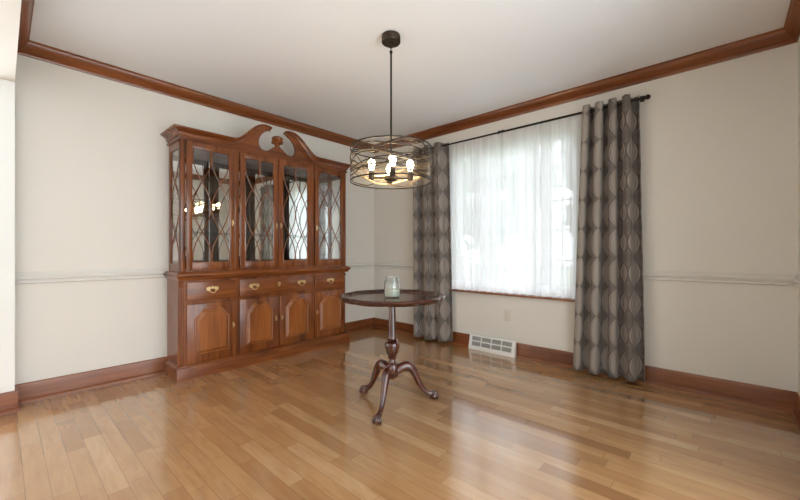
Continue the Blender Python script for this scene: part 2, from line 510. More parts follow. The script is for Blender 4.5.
# plinth with moulded top
PP = [(0, 0), (.022, 0), (.022, .088), (.019, .096), (.010, .101), (.008, .108), (.002, .113), (0, .113)]
def wrap(prof, h, yf, name, mat, bot=0.0, inner=.0):
    """profile wrapped round left side, front and right side"""
    mb = MB()
    path = [(XC-h, YB, bot), (XC-h, yf, bot), (XC+h, yf, bot), (XC+h, YB, bot)]
    outs = [(-1, 0, 0), (-1, -1, 0), (1, -1, 0), (1, 0, 0)]
    mb.sweep(path, outs, [(0, 0, 1)]*4, prof)
    return mb.build(name, mat, cab, 30)
m = MB()
path = [(XC-HB, YB, 0), (XC-HB, YF, 0), (XC+HB, YF, 0), (XC+HB, YB, 0)]
m.sweep(path, [(-1, 0, 0), (-1, -1, 0), (1, -1, 0), (1, 0, 0)], [(0, 0, 1)]*4, PP)
m.box(XC-HB, XC+HB, YF, YB, 0.002, .112)
m.build('plinth', M['cherry_x'], cab, 30)
# waist moulding and top slab
WP = [(0, .782), (.006, .782), (.008, .790), (.014, .797), (.020, .806), (.022, .812), (.028, .815), (.030, .822), (.028, .830), (.022, .834), (.016, .838), (.010, .846), (0, .848)]
m = MB(); m.sweep(path, [(-1, 0, 0), (-1, -1, 0), (1, -1, 0), (1, 0, 0)], [(0, 0, 1)]*4, WP)
m.box(XC-HB, XC+HB, YF, YB, .80, .848); m.build('waist_moulding', M['cherry_x'], cab, 30)

# canted fluted corner posts with turned foot
def corner_post(sx, z0, z1, name='corner_post'):
    cx, cy = XC+sx*(HB-CANT*.5), YF+CANT*.5
    nrm = Vector((sx, -1, 0)).normalized(); tan = Vector((-nrm.y, nrm.x, 0))
    mb = MB()
    for k in (-1, 0, 1):
        c = Vector((cx, cy, 0))+nrm*.0005+tan*(k*.011)
        mb.lathe([(.0052, z0+.05), (.0052, z1-.06)], (c.x, c.y), 10)
    c = Vector((cx, cy, 0))+nrm*.001
    for zz in (z0+.018, z1-.03):
        mb.lathe([(.004, zz-.016), (.010, zz-.012), (.013, zz), (.010, zz+.010), (.013, zz+.016), (.006, zz+.022)], (c.x, c.y), 14)
    return mb.build(name, M['cherry_z'], cab)
corner_post(-1, .115, .782); corner_post(1, .115, .782)

# pulls
def bat_pull(x, z, yf, parent, w=.098):
    mb = MB()
    k = w/.092
    for sg in (-1, 1):
        wing = [(.006, .010), (.012, .004), (.017, .006), (.019, -.004), (.027, -.012), (.033, -.006), (.045, -.006), (.041, .002), (.048, .010), (.040, .014), (.040, .022), (.030, .019), (.022, .025), (.014, .018), (.006, .020)]
        mb.prism([(x+sg*a*k, z+b*k) for a, b in (wing if sg > 0 else wing[::-1])], yf-.003, yf+.001)
    mid = [(-.0065, .010), (0, .004), (.0065, .010), (.0065, .020), (.004, .028), (-.004, .028), (-.0065, .020)]
    mb.prism([(x+a*k, z+b*k) for a, b in mid], yf-.0032, yf+.001)
    h = mb.build('handle', M['brass'], parent)
    bl = MB()
    pts = [(x+.026*k*math.cos(t), yf-.008-.006*math.sin(-t), z+.006-.030*k*math.sin(-t)) for t in [ -PI*i/12 for i in range(13)]]
    bl.tube(pts, .0032, 8)
    for s in (-1, 1): bl.ball((x+s*.026*k, yf-.005, z+.006), .0055, (1, 1, 1), 2)
    # bail and posts sit on the same plate
    me = bmesh.new(); me.from_mesh(h.data)
    off = cab.location
    for v in bl.bm.verts: v.co -= off
    t = bpy.data.meshes.new('t'); bl.bm.to_mesh(t); bl.bm.free(); me.from_mesh(t); bpy.data.meshes.remove(t)
    me.to_mesh(h.data); me.free(); h.data.shade_smooth(); h.data.set_sharp_from_angle(angle=R(38))
    return h
def escutcheon(x, z, yf, parent, name='escutcheon', k=1.0):
    mb = MB()
    half = [(0, -.026), (.007, -.016), (.013, -.012), (.010, -.002), (.020, .008), (.012, .012), (.014, .022), (.005, .018), (0, .026)]
    poly = [(x+a*k, z+b*k) for a, b in half]+[(x-a*k, z+b*k) for a, b in reversed(half[1:-1])]
    mb.prism(poly, yf-.003, yf+.001)
    mb.lathe([(.004, 0), (.007, .006), (.0075, .012), (.004, .016)], (0, 0), 12) if False else None
    mb.ball((x, yf-.006, z), .006*k, (1, 1, 1), 2)
    return mb.build(name, M['brass'], parent)

# drawers
DR = [(XC-.787, XC-.405), (XC-.372, XC+.372), (XC+.405, XC+.787)]
ZD0, ZD1 = .618, .768
for i, (a, b) in enumerate(DR):
    mb = MB(); mb.box(a, b, YF-.018, YF+.002, ZD0, ZD1, .006, 3)
    dr = mb.build('drawer', M['cherry_x'], cab)
    zc = .698
    if i == 1:
        bat_pull(a+.13, zc, YF-.018, dr); bat_pull(b-.13, zc, YF-.018, dr); escutcheon(XC, zc+.004, YF-.018, dr)
    else:
        bat_pull((a+b)/2, zc, YF-.018, dr)

# base doors
BD = [(XC-.787, XC-.405), (XC-.372, XC-.010), (XC+.010, XC+.372), (XC+.405, XC+.787)]
def arch_top(a, b, z0, zs, zp):
    """outline of the cathedral panel: flat foot, shoulders, double rise with a dip"""
    w = b-a; pts = [(a, z0), (b, z0), (b, zs)]
    cp = [(1, 0), (.97, .05), (.93, .16), (.86, .50), (.79, .85), (.73, 1.0), (.67, .98), (.60, .85), (.55, .77), (.5, .74), (.45, .77), (.40, .85), (.33, .98), (.27, 1.0), (.21, .85), (.14, .50), (.07, .16), (.03, .05), (0, 0)]
    for u, h in cp[1:]:
        pts.append((a+w*u, zs+(zp-zs)*h))
    return pts
ZB0, ZB1 = .118, .590
for i, (a, b) in enumerate(BD):
    mb = MB(); mb.box(a, b, YF-.018, YF+.002, ZB0, ZB1, .004, 2)
    dr = mb.build('door', M['cherry_z'], cab)
    pa, pb = a+.062, b-.062
    out = arch_top(pa, pb, ZB0+.075, ZB1-.116, ZB1-.052)
    mo = MB(); mo.tube([(x, YF-.0185, z) for x, z in out], .0088, 8, closed=True); mo.build('panel_moulding', M['panel'], dr)  # lighter panel wood paints in the moulding's highlight
    mcx, mcz = (pa+pb)/2, (ZB0+.075+ZB1-.06)/2
    ins = [(mcx+(x-mcx)*.97, mcz+(z-mcz)*.98) for x, z in out]
    inn = [(mcx+(x-mcx)*.80, mcz+(z-mcz)*.885) for x, z in out]
    pm = MB()
    A = [pm.bm.verts.new((x, YF-.0185, z)) for x, z in ins]
    B = [pm.bm.verts.new((x, YF-.0285, z)) for x, z in inn]
    for k in range(len(A)):
        pm.bm.faces.new((A[k], A[(k+1) % len(A)], B[(k+1) % len(A)], B[k]))
    fce = pm.bm.faces.new(B); bmesh.ops.recalc_face_normals(pm.bm, faces=pm.bm.faces[:])
    bmesh.ops.triangulate(pm.bm, faces=[f_ for f_ in pm.bm.faces if len(f_.verts) > 4])
    pm.build('raised_panel', M['panel'], dr, 20)
    kx = b-.022 if i < 2 else a+.022
    kb = MB(); kz = .385
    kb.prism([(kx-.006, kz-.022), (kx+.006, kz-.022), (kx+.006, kz+.022), (kx-.006, kz+.022)], YF-.0205, YF-.017)
    kb.ball((kx, YF-.028, kz), .010, (1, .9, 1), 2); kb.box(kx-.003, kx+.003, YF-.024, YF-.018, kz-.003, kz+.003)
    kb.build('knob', M['brass'], dr)

# ---- hutch
HU = .825; YU = -.328
ZU0, ZU1 = .848, 1.905
# frame: posts, side rails, face frame
fr = MB()
st = .04
for sx in (-1, 1):
    x0, x1 = sorted((XC+sx*HU, XC+sx*(HU-.02)))
    fr.box(x0, x1, YB-.042, YB-.004, ZU0, ZU1, .002)                   # back stile of side
    fr.box(x0, x1, YU+.0, YU+.045, ZU0, ZU1, .002)                    # front stile of side
    fr.box(x0, x1, YU+.045, YB-.042, ZU0, ZU0+.065, .0); fr.box(x0, x1, YU+.045, YB-.042, ZU1-.075, ZU1, .0)
    xa, xb = sorted((XC+sx*HU, XC+sx*.789)); fr.box(xa, xb, YU-.001, YU+.02, ZU0, ZU1, .002)
    xa, xb = sorted((XC+sx*.409, XC+sx*.366)); fr.box(xa, xb, YU, YU+.02, ZU0, ZU1, .002)
fr.box(XC-.012, XC+.012, YU+.004, YU+.02, ZU0, ZU1, .002)
fr.box(XC-.79, XC+.79, YU+.001, YU+.02, ZU1-.022, ZU1, .0); fr.box(XC-.79, XC+.79, YU+.001, YU+.02, ZU0, ZU0+.016, .0)
fr.build('hutch_frame', M['cherry_z'], cab)
b = MB(); b.box(XC-HU+.02, XC+HU-.02, YU+.02, YB-.004, ZU1-.03, ZU1); b.build('hutch_ceiling', M['cherry_in'], cab)
b = MB(); b.box(XC-HU+.02, XC+HU-.02, YB-.010, YB-.004, ZU0, ZU1-.03); b.build('hutch_back', M['cherry_in'], cab)
b = MB(); b.box(XC-HU+.022, XC+HU-.022, YB-.016, YB-.0105, ZU0+.012, ZU1-.034); b.build('mirror_back', M['mirror'], cab)['label'] = 'mirrored back panel'
b = MB(); b.box(XC-HU+.022, XC+HU-.022, YU+.045, YB-.018, 1.165, 1.171); b.build('shelf', M['glass'], cab)['label'] = 'clear glass shelf'

def lattice(mb, a, b, z0, z1, y, cols, r=.0042, plane='y', xfix=0):
    """interlaced wavy glazing bars: two waves per column"""
    w = (b-a)/cols; n = 44
    for c in range(cols):
        for sgn in (1, -1):
            pts = []
            for i in range(n+1):
                v = i/n
                q = max(min((v-.93)/.88, .07), -1.07)
                phase = math.cos(2*PI*q)
                base = (.5+.5*phase) if c % 2 == 0 else (.5-.5*phase)
                u = base if sgn > 0 else 1-base
                u = .02+.96*u
                s_ = a+w*(c+u); zz = z0+(z1-z0)*v
                off = .0012*sgn
                pts.append((s_, y+off, zz) if plane == 'y' else (xfix+off, s_, zz))
            mb.tube(pts, r, 6)
    return mb

UD = [(XC-.787, XC-.411), (XC-.364, XC-.004), (XC+.004, XC+.364), (XC+.411, XC+.787)]
ZG0, ZG1 = .864, 1.885
for i, (a, b) in enumerate(UD):
    sw = .044
    mb = MB(); y0, y1 = YU-.016, YU-.0005
    mb.box(a, a+sw, y0, y1, ZG0, ZG1, .003); mb.box(b-sw, b, y0, y1, ZG0, ZG1, .003)
    mb.box(a+sw-.002, b-sw+.002, y0+.0005, y1, ZG0, ZG0+.062, .003); mb.box(a+sw-.002, b-sw+.002, y0+.0005, y1, ZG1-.050, ZG1, .003)
    dr = mb.build('glass_door', M['cherry_z'], cab)
    g = MB(); g.box(a+sw-.002, b-sw+.002, YU-.006, YU-.003, ZG0+.06, ZG1-.048); g.build('glass_pane', M['glass'], dr)
    la = MB(); lattice(la, a+sw, b-sw, ZG0+.062, ZG1-.05, YU-.011, 2); la.build('lattice', M['cherry_z'], dr)
    kx = b-.018 if i < 2 else a+.018; kz = 1.255
    kb = MB(); kb.prism([(kx-.006, kz-.024), (kx+.006, kz-.024), (kx+.006, kz+.024), (kx-.006, kz+.024)], y0-.003, y0+.001)
    kb.ball((kx, y0-.011, kz), .010, (1, .9, 1), 2); kb.box(kx-.003, kx+.003, y0-.008, y0, kz-.003, kz+.003)
    kb.build('knob', M['brass'], dr)
    hx = a-.004 if i < 2 else b+.004
    for hz in (.95, 1.37, 1.80):
        if i in (1, 2): hxx = hx
        hm = MB(); hm.lathe([(.0042, hz-.024), (.0042, hz+.024)], (hx, YU-.006), 8); hm.build('hinge', M['hinge'], dr)
# side panes
for sx in (-1, 1):
    x = XC+sx*(HU-.010)
    g = MB(); g.box(x-.0015, x+.0015, YU+.043, YB-.040, ZU0+.063, ZU1-.073); p = g.build('side_pane', M['glass'], cab)
    la = MB(); lattice(la, YU+.045, YB-.042, ZU0+.065, ZU1-.075, 0, 1, .004, 'x', x+sx*.005); la.build('side_lattice', M['cherry_z'], p)

# cornice and pediment
CP = [(0, -.090), (.012, -.090), (.013, -.078), (.007, -.074), (.007, -.058), (.016, -.054), (.018, -.044), (.026, -.030), (.041, -.022), (.044, -.017), (.058, -.014), (.060, -.003), (.056, 0), (0, 0)]
ZC = 1.980
swan = [(.447, ZC), (.41, 1.986), (.37, 2.006), (.335, 2.036), (.303, 2.067), (.275, 2.097), (.248, 2.123), (.215, 2.148), (.178, 2.166), (.145, 2.174), (.115, 2.175), (.088, 2.172), (.066, 2.164)]
def fine(pts, n=4):
    P = [Vector((a, b)) for a, b in pts]; out = []
    for i in range(len(P)-1):
        p0 = P[max(i-1, 0)]; p1 = P[i]; p2 = P[i+1]; p3 = P[min(i+2, len(P)-1)]
        for k in range(n):
            t = k/n
            out.append(.5*((2*p1)+(-p0+p2)*t+(2*p0-5*p1+4*p2-p3)*t*t+(-p0+3*p1-3*p2+p3)*t**3))
    out.append(P[-1]); return [(q.x, q.y) for q in out]
SW = fine(swan, 4)
for sx in (-1, 1):
    path, outs, ups, scl = [], [], [], []
    path += [(XC+sx*HU, YB, ZC), (XC+sx*HU, YU, ZC)]
    outs += [(sx, 0, 0), (sx, -1, 0)]; ups += [(0, 0, 1)]*2; scl += [1, 1]
    for i, (h, z) in enumerate(SW):
        a = SW[max(i-1, 0)]; c = SW[min(i+1, len(SW)-1)]
        tx, tz = c[0]-a[0], c[1]-a[1]; L = math.hypot(tx, tz); tx /= L; tz /= L
        up = Vector((-tz*-1, 0, -tx*1))     # left normal of a path that runs inward and up
        up = Vector((tz*1.0, 0, -tx*1.0))
        path.append((XC+sx*h, YU, z)); outs.append((0, -1, 0)); ups.append((sx*up.x, 0, up.z) if up.z > 0 else (-sx*up.x, 0, -up.z))
        k = i/(len(SW)-1); scl.append(1-.18*min(k/.12, 1)-(0 if k < .12 else .40*(k-.12)/.88))
    mb = MB(); mb.sweep(path, outs, ups, CP, scl); mb.build('cornice', M['cherry_x'], cab, 28)
# pediment board
half = SW+[(.066, 2.150), (.085, 2.140)]+fine([(.105, 2.128), (.14, 2.105), (.17, 2.07), (.186, 2.03), (.187, 1.99), (.170, 1.957), (.140, 1.943), (.105, 1.946), (.075, 1.965), (.052, 1.985), (.045, 1.992)], 3)+[(0, 1.992)]
half = [(h, z-.008) if i < len(SW) else (h, z) for i, (h, z) in enumerate(half)]
poly = [(XC-.447, 1.895)]+[(XC-h, z) for h, z in half]+[(XC+h, z) for h, z in reversed(half[:-1])]+[(XC+.447, 1.895)]
mb = MB(); mb.prism(poly, YU-.002, YU+.022); mb.build('pediment', M['cherry_x'], cab)
mb = MB(); mb.box(XC-HU, XC-.445, YU, YU+.022, 1.895, ZC-.002); mb.box(XC+.445, XC+HU, YU, YU+.022, 1.895, ZC-.002); mb.box(XC-.445, XC+.445, YU+.001, YU+.0215, 1.895, 1.935); mb.box(XC-HU, XC-HU+.022, YU+.022, YB, 1.895, ZC-.002); mb.box(XC+HU-.022, XC+HU, YU+.022, YB, 1.895, ZC-.002)
mb.build('frieze', M['cherry_x'], cab)
# finial: carved rosette bud on a small block
mb = MB()
fc = (XC, YU+.010)
mb.lathe([(.034, 1.990), (.036, 1.996), (.026, 2.002), (.020, 2.012), (.026, 2.022), (.030, 2.03)], fc, 24)
mb.lathe([(.022, 2.028), (.044, 2.034), (.052, 2.046), (.048, 2.058), (.040, 2.064), (.048, 2.072), (.050, 2.082), (.040, 2.094), (.022, 2.104), (.006, 2.108)], fc, 40, True, lambda t, r, z: r*(1+.10*math.cos(8*t)))
mb.build('finial', M['cherry_z'], cab)

# ------------------------------------------------------------------ tea table
TX, TY = -1.611, -1.852
tab = thing('tea_table', 'round dark mahogany pedestal table with scalloped rim and three claw feet', 'table', (TX, TY, 0))
TZ = .712
RT = .349
def scal(t, r, z):
    if r < .30: return r
    q = (t*10/(2*PI)) % 1.0
    lobe = abs(math.sin(PI*q))**.55
    return r*(.955+.045*lobe)
mb = MB()
prof = [(.02, TZ-.034), (.10, TZ-.032), (.22, TZ-.026), (.30, TZ-.021), (.325, TZ-.020), (.340, TZ-.012), (RT, TZ+.003), (.344, TZ+.012), (.336, TZ+.015), (.328, TZ+.011), (.318, TZ+.002), (.305, TZ-.002), (.28, TZ-.002), (.15, TZ-.002), (.01, TZ-.002)]
mb.lathe(prof, (TX, TY), 160, True, scal); mb.build('table_top', M['mahogany_top'], tab, 50)
mb = MB()
colp = [(.018, .215), (.028, .222), (.040, .235), (.042, .26), (.036, .275), (.028, .283), (.022, .292), (.020, .305), (.026, .310), (.030, .316), (.024, .323)]
mb.lathe([(.012, .168), (.020, .172), (.024, .180), (.034, .186), (.040, .20), (.040, .262), (.034, .272), (.025, .280), (.021, .290), (.020, .302), (.027, .307), (.030, .313), (.024, .320)], (TX, TY), 40)
mb.lathe([(.012, .418), (.034, .422), (.038, .428), (.032, .434), (.028, .437), (.0265, .445), (.026, .50), (.0235, .58), (.021, .640), (.020, .648), (.027, .652), (.031, .660), (.031, .668), (.045, .672), (.050, .680)], (TX, TY), 40)
mb.build('pedestal', M['mahogany'], tab, 35)
mb = MB()
mb.lathe([(.022, .320), (.030, .328), (.038, .345), (.0445, .368), (.0480, .392), (.0470, .408), (.040, .416), (.034, .420)], (TX, TY), 72, True, lambda t, r, z: r*(1+.05*abs(math.sin(6*t))*(1 if .325 < z < .415 else .3)))
mb.build('carved_urn', M['mahogany'], tab, 60)
legs = [(-154.2, .293), (-31.3, .310), (90.0, .290)]
for ang, rad in legs:
    t = R(ang); dv = Vector((math.cos(t), math.sin(t), 0)); k = rad/.293
    prof = [(.030, .222, .024), (.060, .240, .026), (.092, .246, .0275), (.118, .236, .0265), (.138, .212, .0235), (.154, .178, .0205), (.170, .142, .0180), (.190, .105, .0160), (.212, .074, .0145), (.236, .053, .0145), (.258, .044, .0165)]
    fp = [Vector((a*k, b, c)) for a, b, c in prof]
    pts = []; rs = []
    for i in range(len(fp)-1):
        p0 = fp[max(i-1, 0)]; p1 = fp[i]; p2 = fp[i+1]; p3 = fp[min(i+2, len(fp)-1)]
        for s_ in range(4):
            u = s_/4; q = .5*((2*p1)+(-p0+p2)*u+(2*p0-5*p1+4*p2-p3)*u*u+(-p0+3*p1-3*p2+p3)*u**3)
            pts.append(Vector((TX, TY, 0))+dv*q.x+Vector((0, 0, q.y))); rs.append(q.z)
    q = fp[-1]; pts.append(Vector((TX, TY, 0))+dv*q.x+Vector((0, 0, q.y))); rs.append(q.z)
    mb = MB(); mb.tube(pts, [q*1.14 for q in rs], 14, flat=(.92, 1.05))
    lg = mb.build('leg', M['mahogany'], tab, 60)
    ft = MB(); fc = Vector((TX, TY, 0))+dv*(.280*k)
    ft.ball((fc.x, fc.y, .0235), .0235, (1, 1, 1), 3)
    side = Vector((-dv.y, dv.x, 0))
    for a in (-55, 0, 55, 180):
        ra = R(a); cd = dv*math.cos(ra)+side*math.sin(ra)
        pp = [fc-dv*.016+Vector((0, 0, .050))+cd*.006, fc+cd*.016+Vector((0, 0, .046)), fc+cd*.026+Vector((0, 0, .030)), fc+cd*.0285+Vector((0, 0, .014)), fc+cd*.024+Vector((0, 0, .004))]
        ft.tube(pp, [.010, .0085, .0072, .006, .003], 8)
    ft.build('claw_foot', M['mahogany'], lg, 60)

# candle jar on the table
JX, JY = TX-.011, TY-.009
JZ = TZ-.0015
jar = thing('candle_jar', 'clear glass jar with a cream wax candle on the round table', 'candle', (JX, JY, JZ))
mb = MB()
mb.lathe([(0.0432, JZ+0.0006), (0.0514, JZ+0.0047), (0.0540, JZ+0.0142), (0.0540, JZ+0.0920), (0.0508, JZ+0.1062), (0.0438, JZ+0.1168), (0.0425, JZ+0.1227), (0.0451, JZ+0.1274), (0.0451, JZ+0.1369), (0.0419, JZ+0.1381), (0.0400, JZ+0.1298), (0.0394, JZ+0.1204), (0.0476, JZ+0.1038), (0.0505, JZ+0.0909), (0.0505, JZ+0.0142), (0.0457, JZ+0.0071), (0.0127, JZ+0.0059)], (JX, JY), 40)
mb.build('glass_jar', M['jar_glass'], jar, 50)
mb = MB(); mb.lathe([(0.0457, JZ+0.0077), (0.0498, JZ+0.0142), (0.0498, JZ+0.0496), (0.0470, JZ+0.0513), (0.0127, JZ+0.0502)], (JX, JY), 36); mb.build('wax', M['wax'], jar)
mb = MB(); mb.tube([(JX, JY, JZ+.048), (JX+.001, JY, JZ+.062)], .0012, 6); mb.build('wick', M['wick'], jar)

# ------------------------------------------------------------------ chandelier
LX, LY = -1.648, -1.876
ch = thing('chandelier', 'bronze drum pendant chandelier of interwoven wavy bands with lit bulbs', 'chandelier', (LX, LY, CEIL))
mb = MB(); mb.lathe([(.058, CEIL-.048), (.061, CEIL-.044), (.061, CEIL-.012), (.058, CEIL-.010), (.058, CEIL-.0005)], (LX, LY), 40)
mb.lathe([(.006, CEIL-.062), (.010, CEIL-.058), (.010, CEIL-.046)], (LX, LY), 16); mb.build('canopy', M['bronze'], ch)
mb = MB()
def ring_pts(c, r, n=24, plane='xz', rz=0):
    o = []
    for k in range(n):
        t = 2*PI*k/n; a, b_ = r*math.cos(t), r*math.sin(t)
        o.append((c[0]+a*math.cos(rz), c[1]+a*math.sin(rz), c[2]+b_))
    return o
mb.tube(ring_pts((LX, LY, CEIL-.071), .012, 20, rz=-.7), .0026, 8, closed=True)
mb.tube(ring_pts((LX, LY, CEIL-.090), .010, 20, rz=.8), .0026, 8, closed=True); mb.build('hanging_loop', M['bronze'], ch)
ZT, ZBm, RD = 1.676, 1.462, .264
mb = MB(); mb.tube([(LX, LY, CEIL-.098), (LX, LY, 1.50)], .0062, 10); mb.lathe([(.004, CEIL-.118), (.010, CEIL-.112), (.010, CEIL-.100), (.004, CEIL-.096)], (LX, LY), 12)
mb.build('rod', M['iron'], ch)
def hoop(z, r, h, t, name, mat):
    m_ = MB(); m_.lathe([(r-t, z-h/2), (r, z-h/2), (r, z+h/2), (r-t, z+h/2), (r-t, z-h/2)], (LX, LY), 96, False); return m_.build(name, mat, ch)
hoop(ZT, RD, .008, .004, 'top_ring', M['iron']); hoop(ZBm, RD, .008, .004, 'bottom_ring', M['iron'])
mb = MB()
for k in range(3):
    t = R(35+120*k); mb.tube([(LX+.005*math.cos(t), LY+.005*math.sin(t), ZT), (LX+(RD-.002)*math.cos(t), LY+(RD-.002)*math.sin(t), ZT)], .0028, 6)
mb.build('top_spoke', M['iron'], ch)
nb = 10
for k in range(nb):
    zc = ZBm+.028+(ZT-ZBm-.056)*(k+.5)/nb*1.0
    A = .026+.012*rnd.random(); nn = 3 if k % 2 else 2; ph = rnd.random()*6.28; ph2 = rnd.random()*6.28
    rr = RD-.002+.0012*(k % 3-1)*1.0
    hh = .0075
    mb = MB(); N = 144; rings = []
    for i in range(N):
        t = 2*PI*i/N
        z = zc+A*math.sin(nn*t+ph)+.010*math.sin((nn+2)*t+ph2)
        z = max(ZBm+.012, min(ZT-.012, z))
        rw = rr+.0022*math.sin(5*t+ph)
        ring = []
        for dr_, dz in ((-.001, -hh/2), (.001, -hh/2), (.001, hh/2), (-.001, hh/2)):
            ring.append(mb.bm.verts.new((LX+(rw+dr_)*math.cos(t), LY+(rw+dr_)*math.sin(t), z+dz)))
        rings.append(ring)
    for i in range(N):
        a_, b_ = rings[i], rings[(i+1) % N]
        for q in range(4): mb.bm.faces.new((a_[q], a_[(q+1) % 4], b_[(q+1) % 4], b_[q]))
    bmesh.ops.recalc_face_normals(mb.bm, faces=mb.bm.faces[:])
    mb.build('wavy_band', M['gold'] if k in (2, 6) else M['bronze'], ch)
mb = MB(); mb.lathe([(.248, ZBm+.004), (.250, ZBm+.004), (.250, ZT-.004), (.248, ZT-.004), (.248, ZBm+.004)], (LX, LY), 96, False)
mb.build('glass_drum', M['shade_glass'], ch)
# hub, arms, sockets, bulbs
mb = MB(); mb.lathe([(.010, 1.466), (.030, 1.470), (.042, 1.476), (.042, 1.496), (.034, 1.502), (.012, 1.506)], (LX, LY), 32); mb.build('hub', M['dull_bronze'], ch)
for k in range(4):
    t = R(-42+90*k); dx, dy = math.cos(t), math.sin(t); ra = .125
    mb = MB(); mb.tube([(LX+.036*dx, LY+.036*dy, 1.487), (LX+ra*dx, LY+ra*dy, 1.487)], .0065, 10); arm = mb.build('arm', M['dull_bronze'], ch)
    c = (LX+ra*dx, LY+ra*dy)
    mb = MB(); mb.lathe([(.012, 1.474), (.019, 1.478), (.019, 1.518), (.015, 1.522), (.014, 1.532)], c, 20); mb.build('socket', M['dull_bronze'], arm)
    mb = MB(); mb.lathe([(.010, 1.532), (.013, 1.540), (.018, 1.556), (.0215, 1.572), (.0215, 1.584), (.017, 1.598), (.008, 1.606), (.002, 1.608)], c, 20); mb.build('bulb', M['bulb'], arm)

# ------------------------------------------------------------------ curtains
RX, RZ = -.095, 2.168
rod = thing('curtain_rod', 'thin black curtain rod with round finials above the window', 'curtain rod', (RX, -1.85, RZ))
mb = MB(); mb.tube([(RX, -.69, RZ), (RX, -1.86, RZ)], .0085, 12); mb.tube([(RX, -1.84, RZ), (RX, -3.02, RZ)], .0098, 12); mb.build('pole', M['iron'], rod)
for y, s_ in ((-.69, 1), (-3.02, -1)):
    mb = MB(); mb.tube([(RX, y, RZ), (RX, y+s_*.018, RZ)], .0125, 12); mb.ball((RX, y+s_*.032, RZ), .0185, (1, 1, 1), 3); mb.build('finial', M['iron'], rod)
for y in (-.705, -1.84, -3.005):
    mb = MB(); mb.tube([(RX, y, RZ+.012), (RX+.02, y, RZ+.024), (-.004, y, RZ+.026)], .0045, 8)
    mb.tube([(RX-.013, y, RZ), (RX-.009, y, RZ-.010), (RX, y, RZ-.0135), (RX+.009, y, RZ-.010), (RX+.0145, y, RZ), (RX+.012, y, RZ+.016)], .004, 8); mb.box(-.006, -.0005, y-.015, y+.015, RZ+.005, RZ+.050, .002)
    mb.build('bracket', M['iron'], rod)

def drape(name, label, ya_t, yb_t, ya_b, yb_b, n, cloth, phase, seed):
    r_ = random.Random(seed)
    zt, zb = RZ+.040, .022
    root = thing(name, label, 'curtain', (RX, (ya_t+yb_t)/2, zb), 'patterned drapes at the window')
    ph = [r_.uniform(-.35, .35) for _ in range(6)]
    am = [r_.uniform(.8, 1.2) for _ in range(n*2+3)]
    def fn(u, v):
        z = zb+(zt-zb)*v; d = 1-v
        ya = ya_t+(ya_b-ya_t)*(d**.9); yb = yb_t+(yb_b-yb_t)*(d**.9)
        a = 2*PI*n*u+phase
        drift = .45*math.sin(2*PI*u*1.3+ph[0]*6)*d+.25*math.sin(3*PI*u+ph[1]*6+2*d)*d
        A = (.054-.008*d)*am[int(u*(2*n)+.5)]*(1 if v < .97 else 1-.2*(v-.97)/.03)
        sn = math.sin(a+drift)
        sn = math.copysign(abs(sn)**.80, sn)
        y = ya+(yb-ya)*u+.014*math.sin(2*(a+drift))*(1-.3*d)
        x = RX-.004*d-A*sn+.010*d*math.sin(3.1*u*PI+ph[2]*8)
        zz = z+(.004*math.sin(9*u+ph[3]*7) if v == 0 else 0)
        if v > .985: x += -.006*sn
        return (x, y, zz)
    mb = MB(); mb.grid(fn, n*28+1, 60, lambda u, v: (u*cloth, v*(zt-zb)))
    bmesh.ops.recalc_face_normals(mb.bm, faces=mb.bm.faces[:])
    p = mb.build('drape_fabric', M['drape'], root, 180)
    so = p.modifiers.new('thick', 'SOLIDIFY'); so.thickness = .0022; so.offset = 0
    # grommets where the cloth crosses the pole
    k = 0
    for i in range(2*n+1):
        u = (i*PI-phase)/(2*PI*n)
        if not (.01 < u < .99): continue
        y = ya_t+(yb_t-ya_t)*u
        g = MB()
        c = Vector((RX, y, RZ)); pts = []
        for q in range(20):
            t = 2*PI*q/20; pts.append(c+Vector((.020*math.cos(t), 0, .020*math.sin(t))))
        g.tube(pts, .0035, 8, closed=True); g.build('grommet', M['iron'], root)
    return root
drape('drape_panel', 'taupe ogee-patterned grommet drape hanging left of the window, nearer the cabinet', -.775, -1.225, -.775, -1.285, 3, .95, -.5, 3)
drape('drape_panel', 'taupe ogee-patterned grommet drape hanging right of the window beside bare wall', -2.610, -2.985, -2.530, -3.035, 4, 1.10, -.2, 11)

# sheer
SXX = -.034
def sheer_fn(u, v):
    y0, y1 = -1.215, -2.615
    y = y0+(y1-y0)*u
    a = .007*math.sin(2*PI*17*u+1.2*math.sin(9*u))+.004*math.sin(2*PI*31*u+.7)+.004*math.sin(2*PI*9*u+2)
    x = SXX+a*(1-.25*v)
    z = .602+(2.183-.602)*v+(.0025*math.sin(2*PI*17*u) if v == 0 else 0)
    return (x, y, z)
mb = MB(); mb.grid(sheer_fn, 421, 24, lambda u, v: (u*2.6, v*1.58))
sh = mb.build('sheer_curtain', M['sheer'], None, 180)
sh['label'] = 'white sheer curtain covering the window between the two drapes'; sh['category'] = 'curtain'

# ------------------------------------------------------------------ vent and outlet
VY0, VY1 = -1.995, -1.495
vent = thing('baseboard_vent', 'white metal baseboard register with two rows of slots under the window', 'vent', (0, (VY0+VY1)/2, 0))
mb = MB()
pv = [(-.0005, .150), (-.030, .150), (-.034, .146), (-.062, .014), (-.062, .0), (-.0005, .0)]
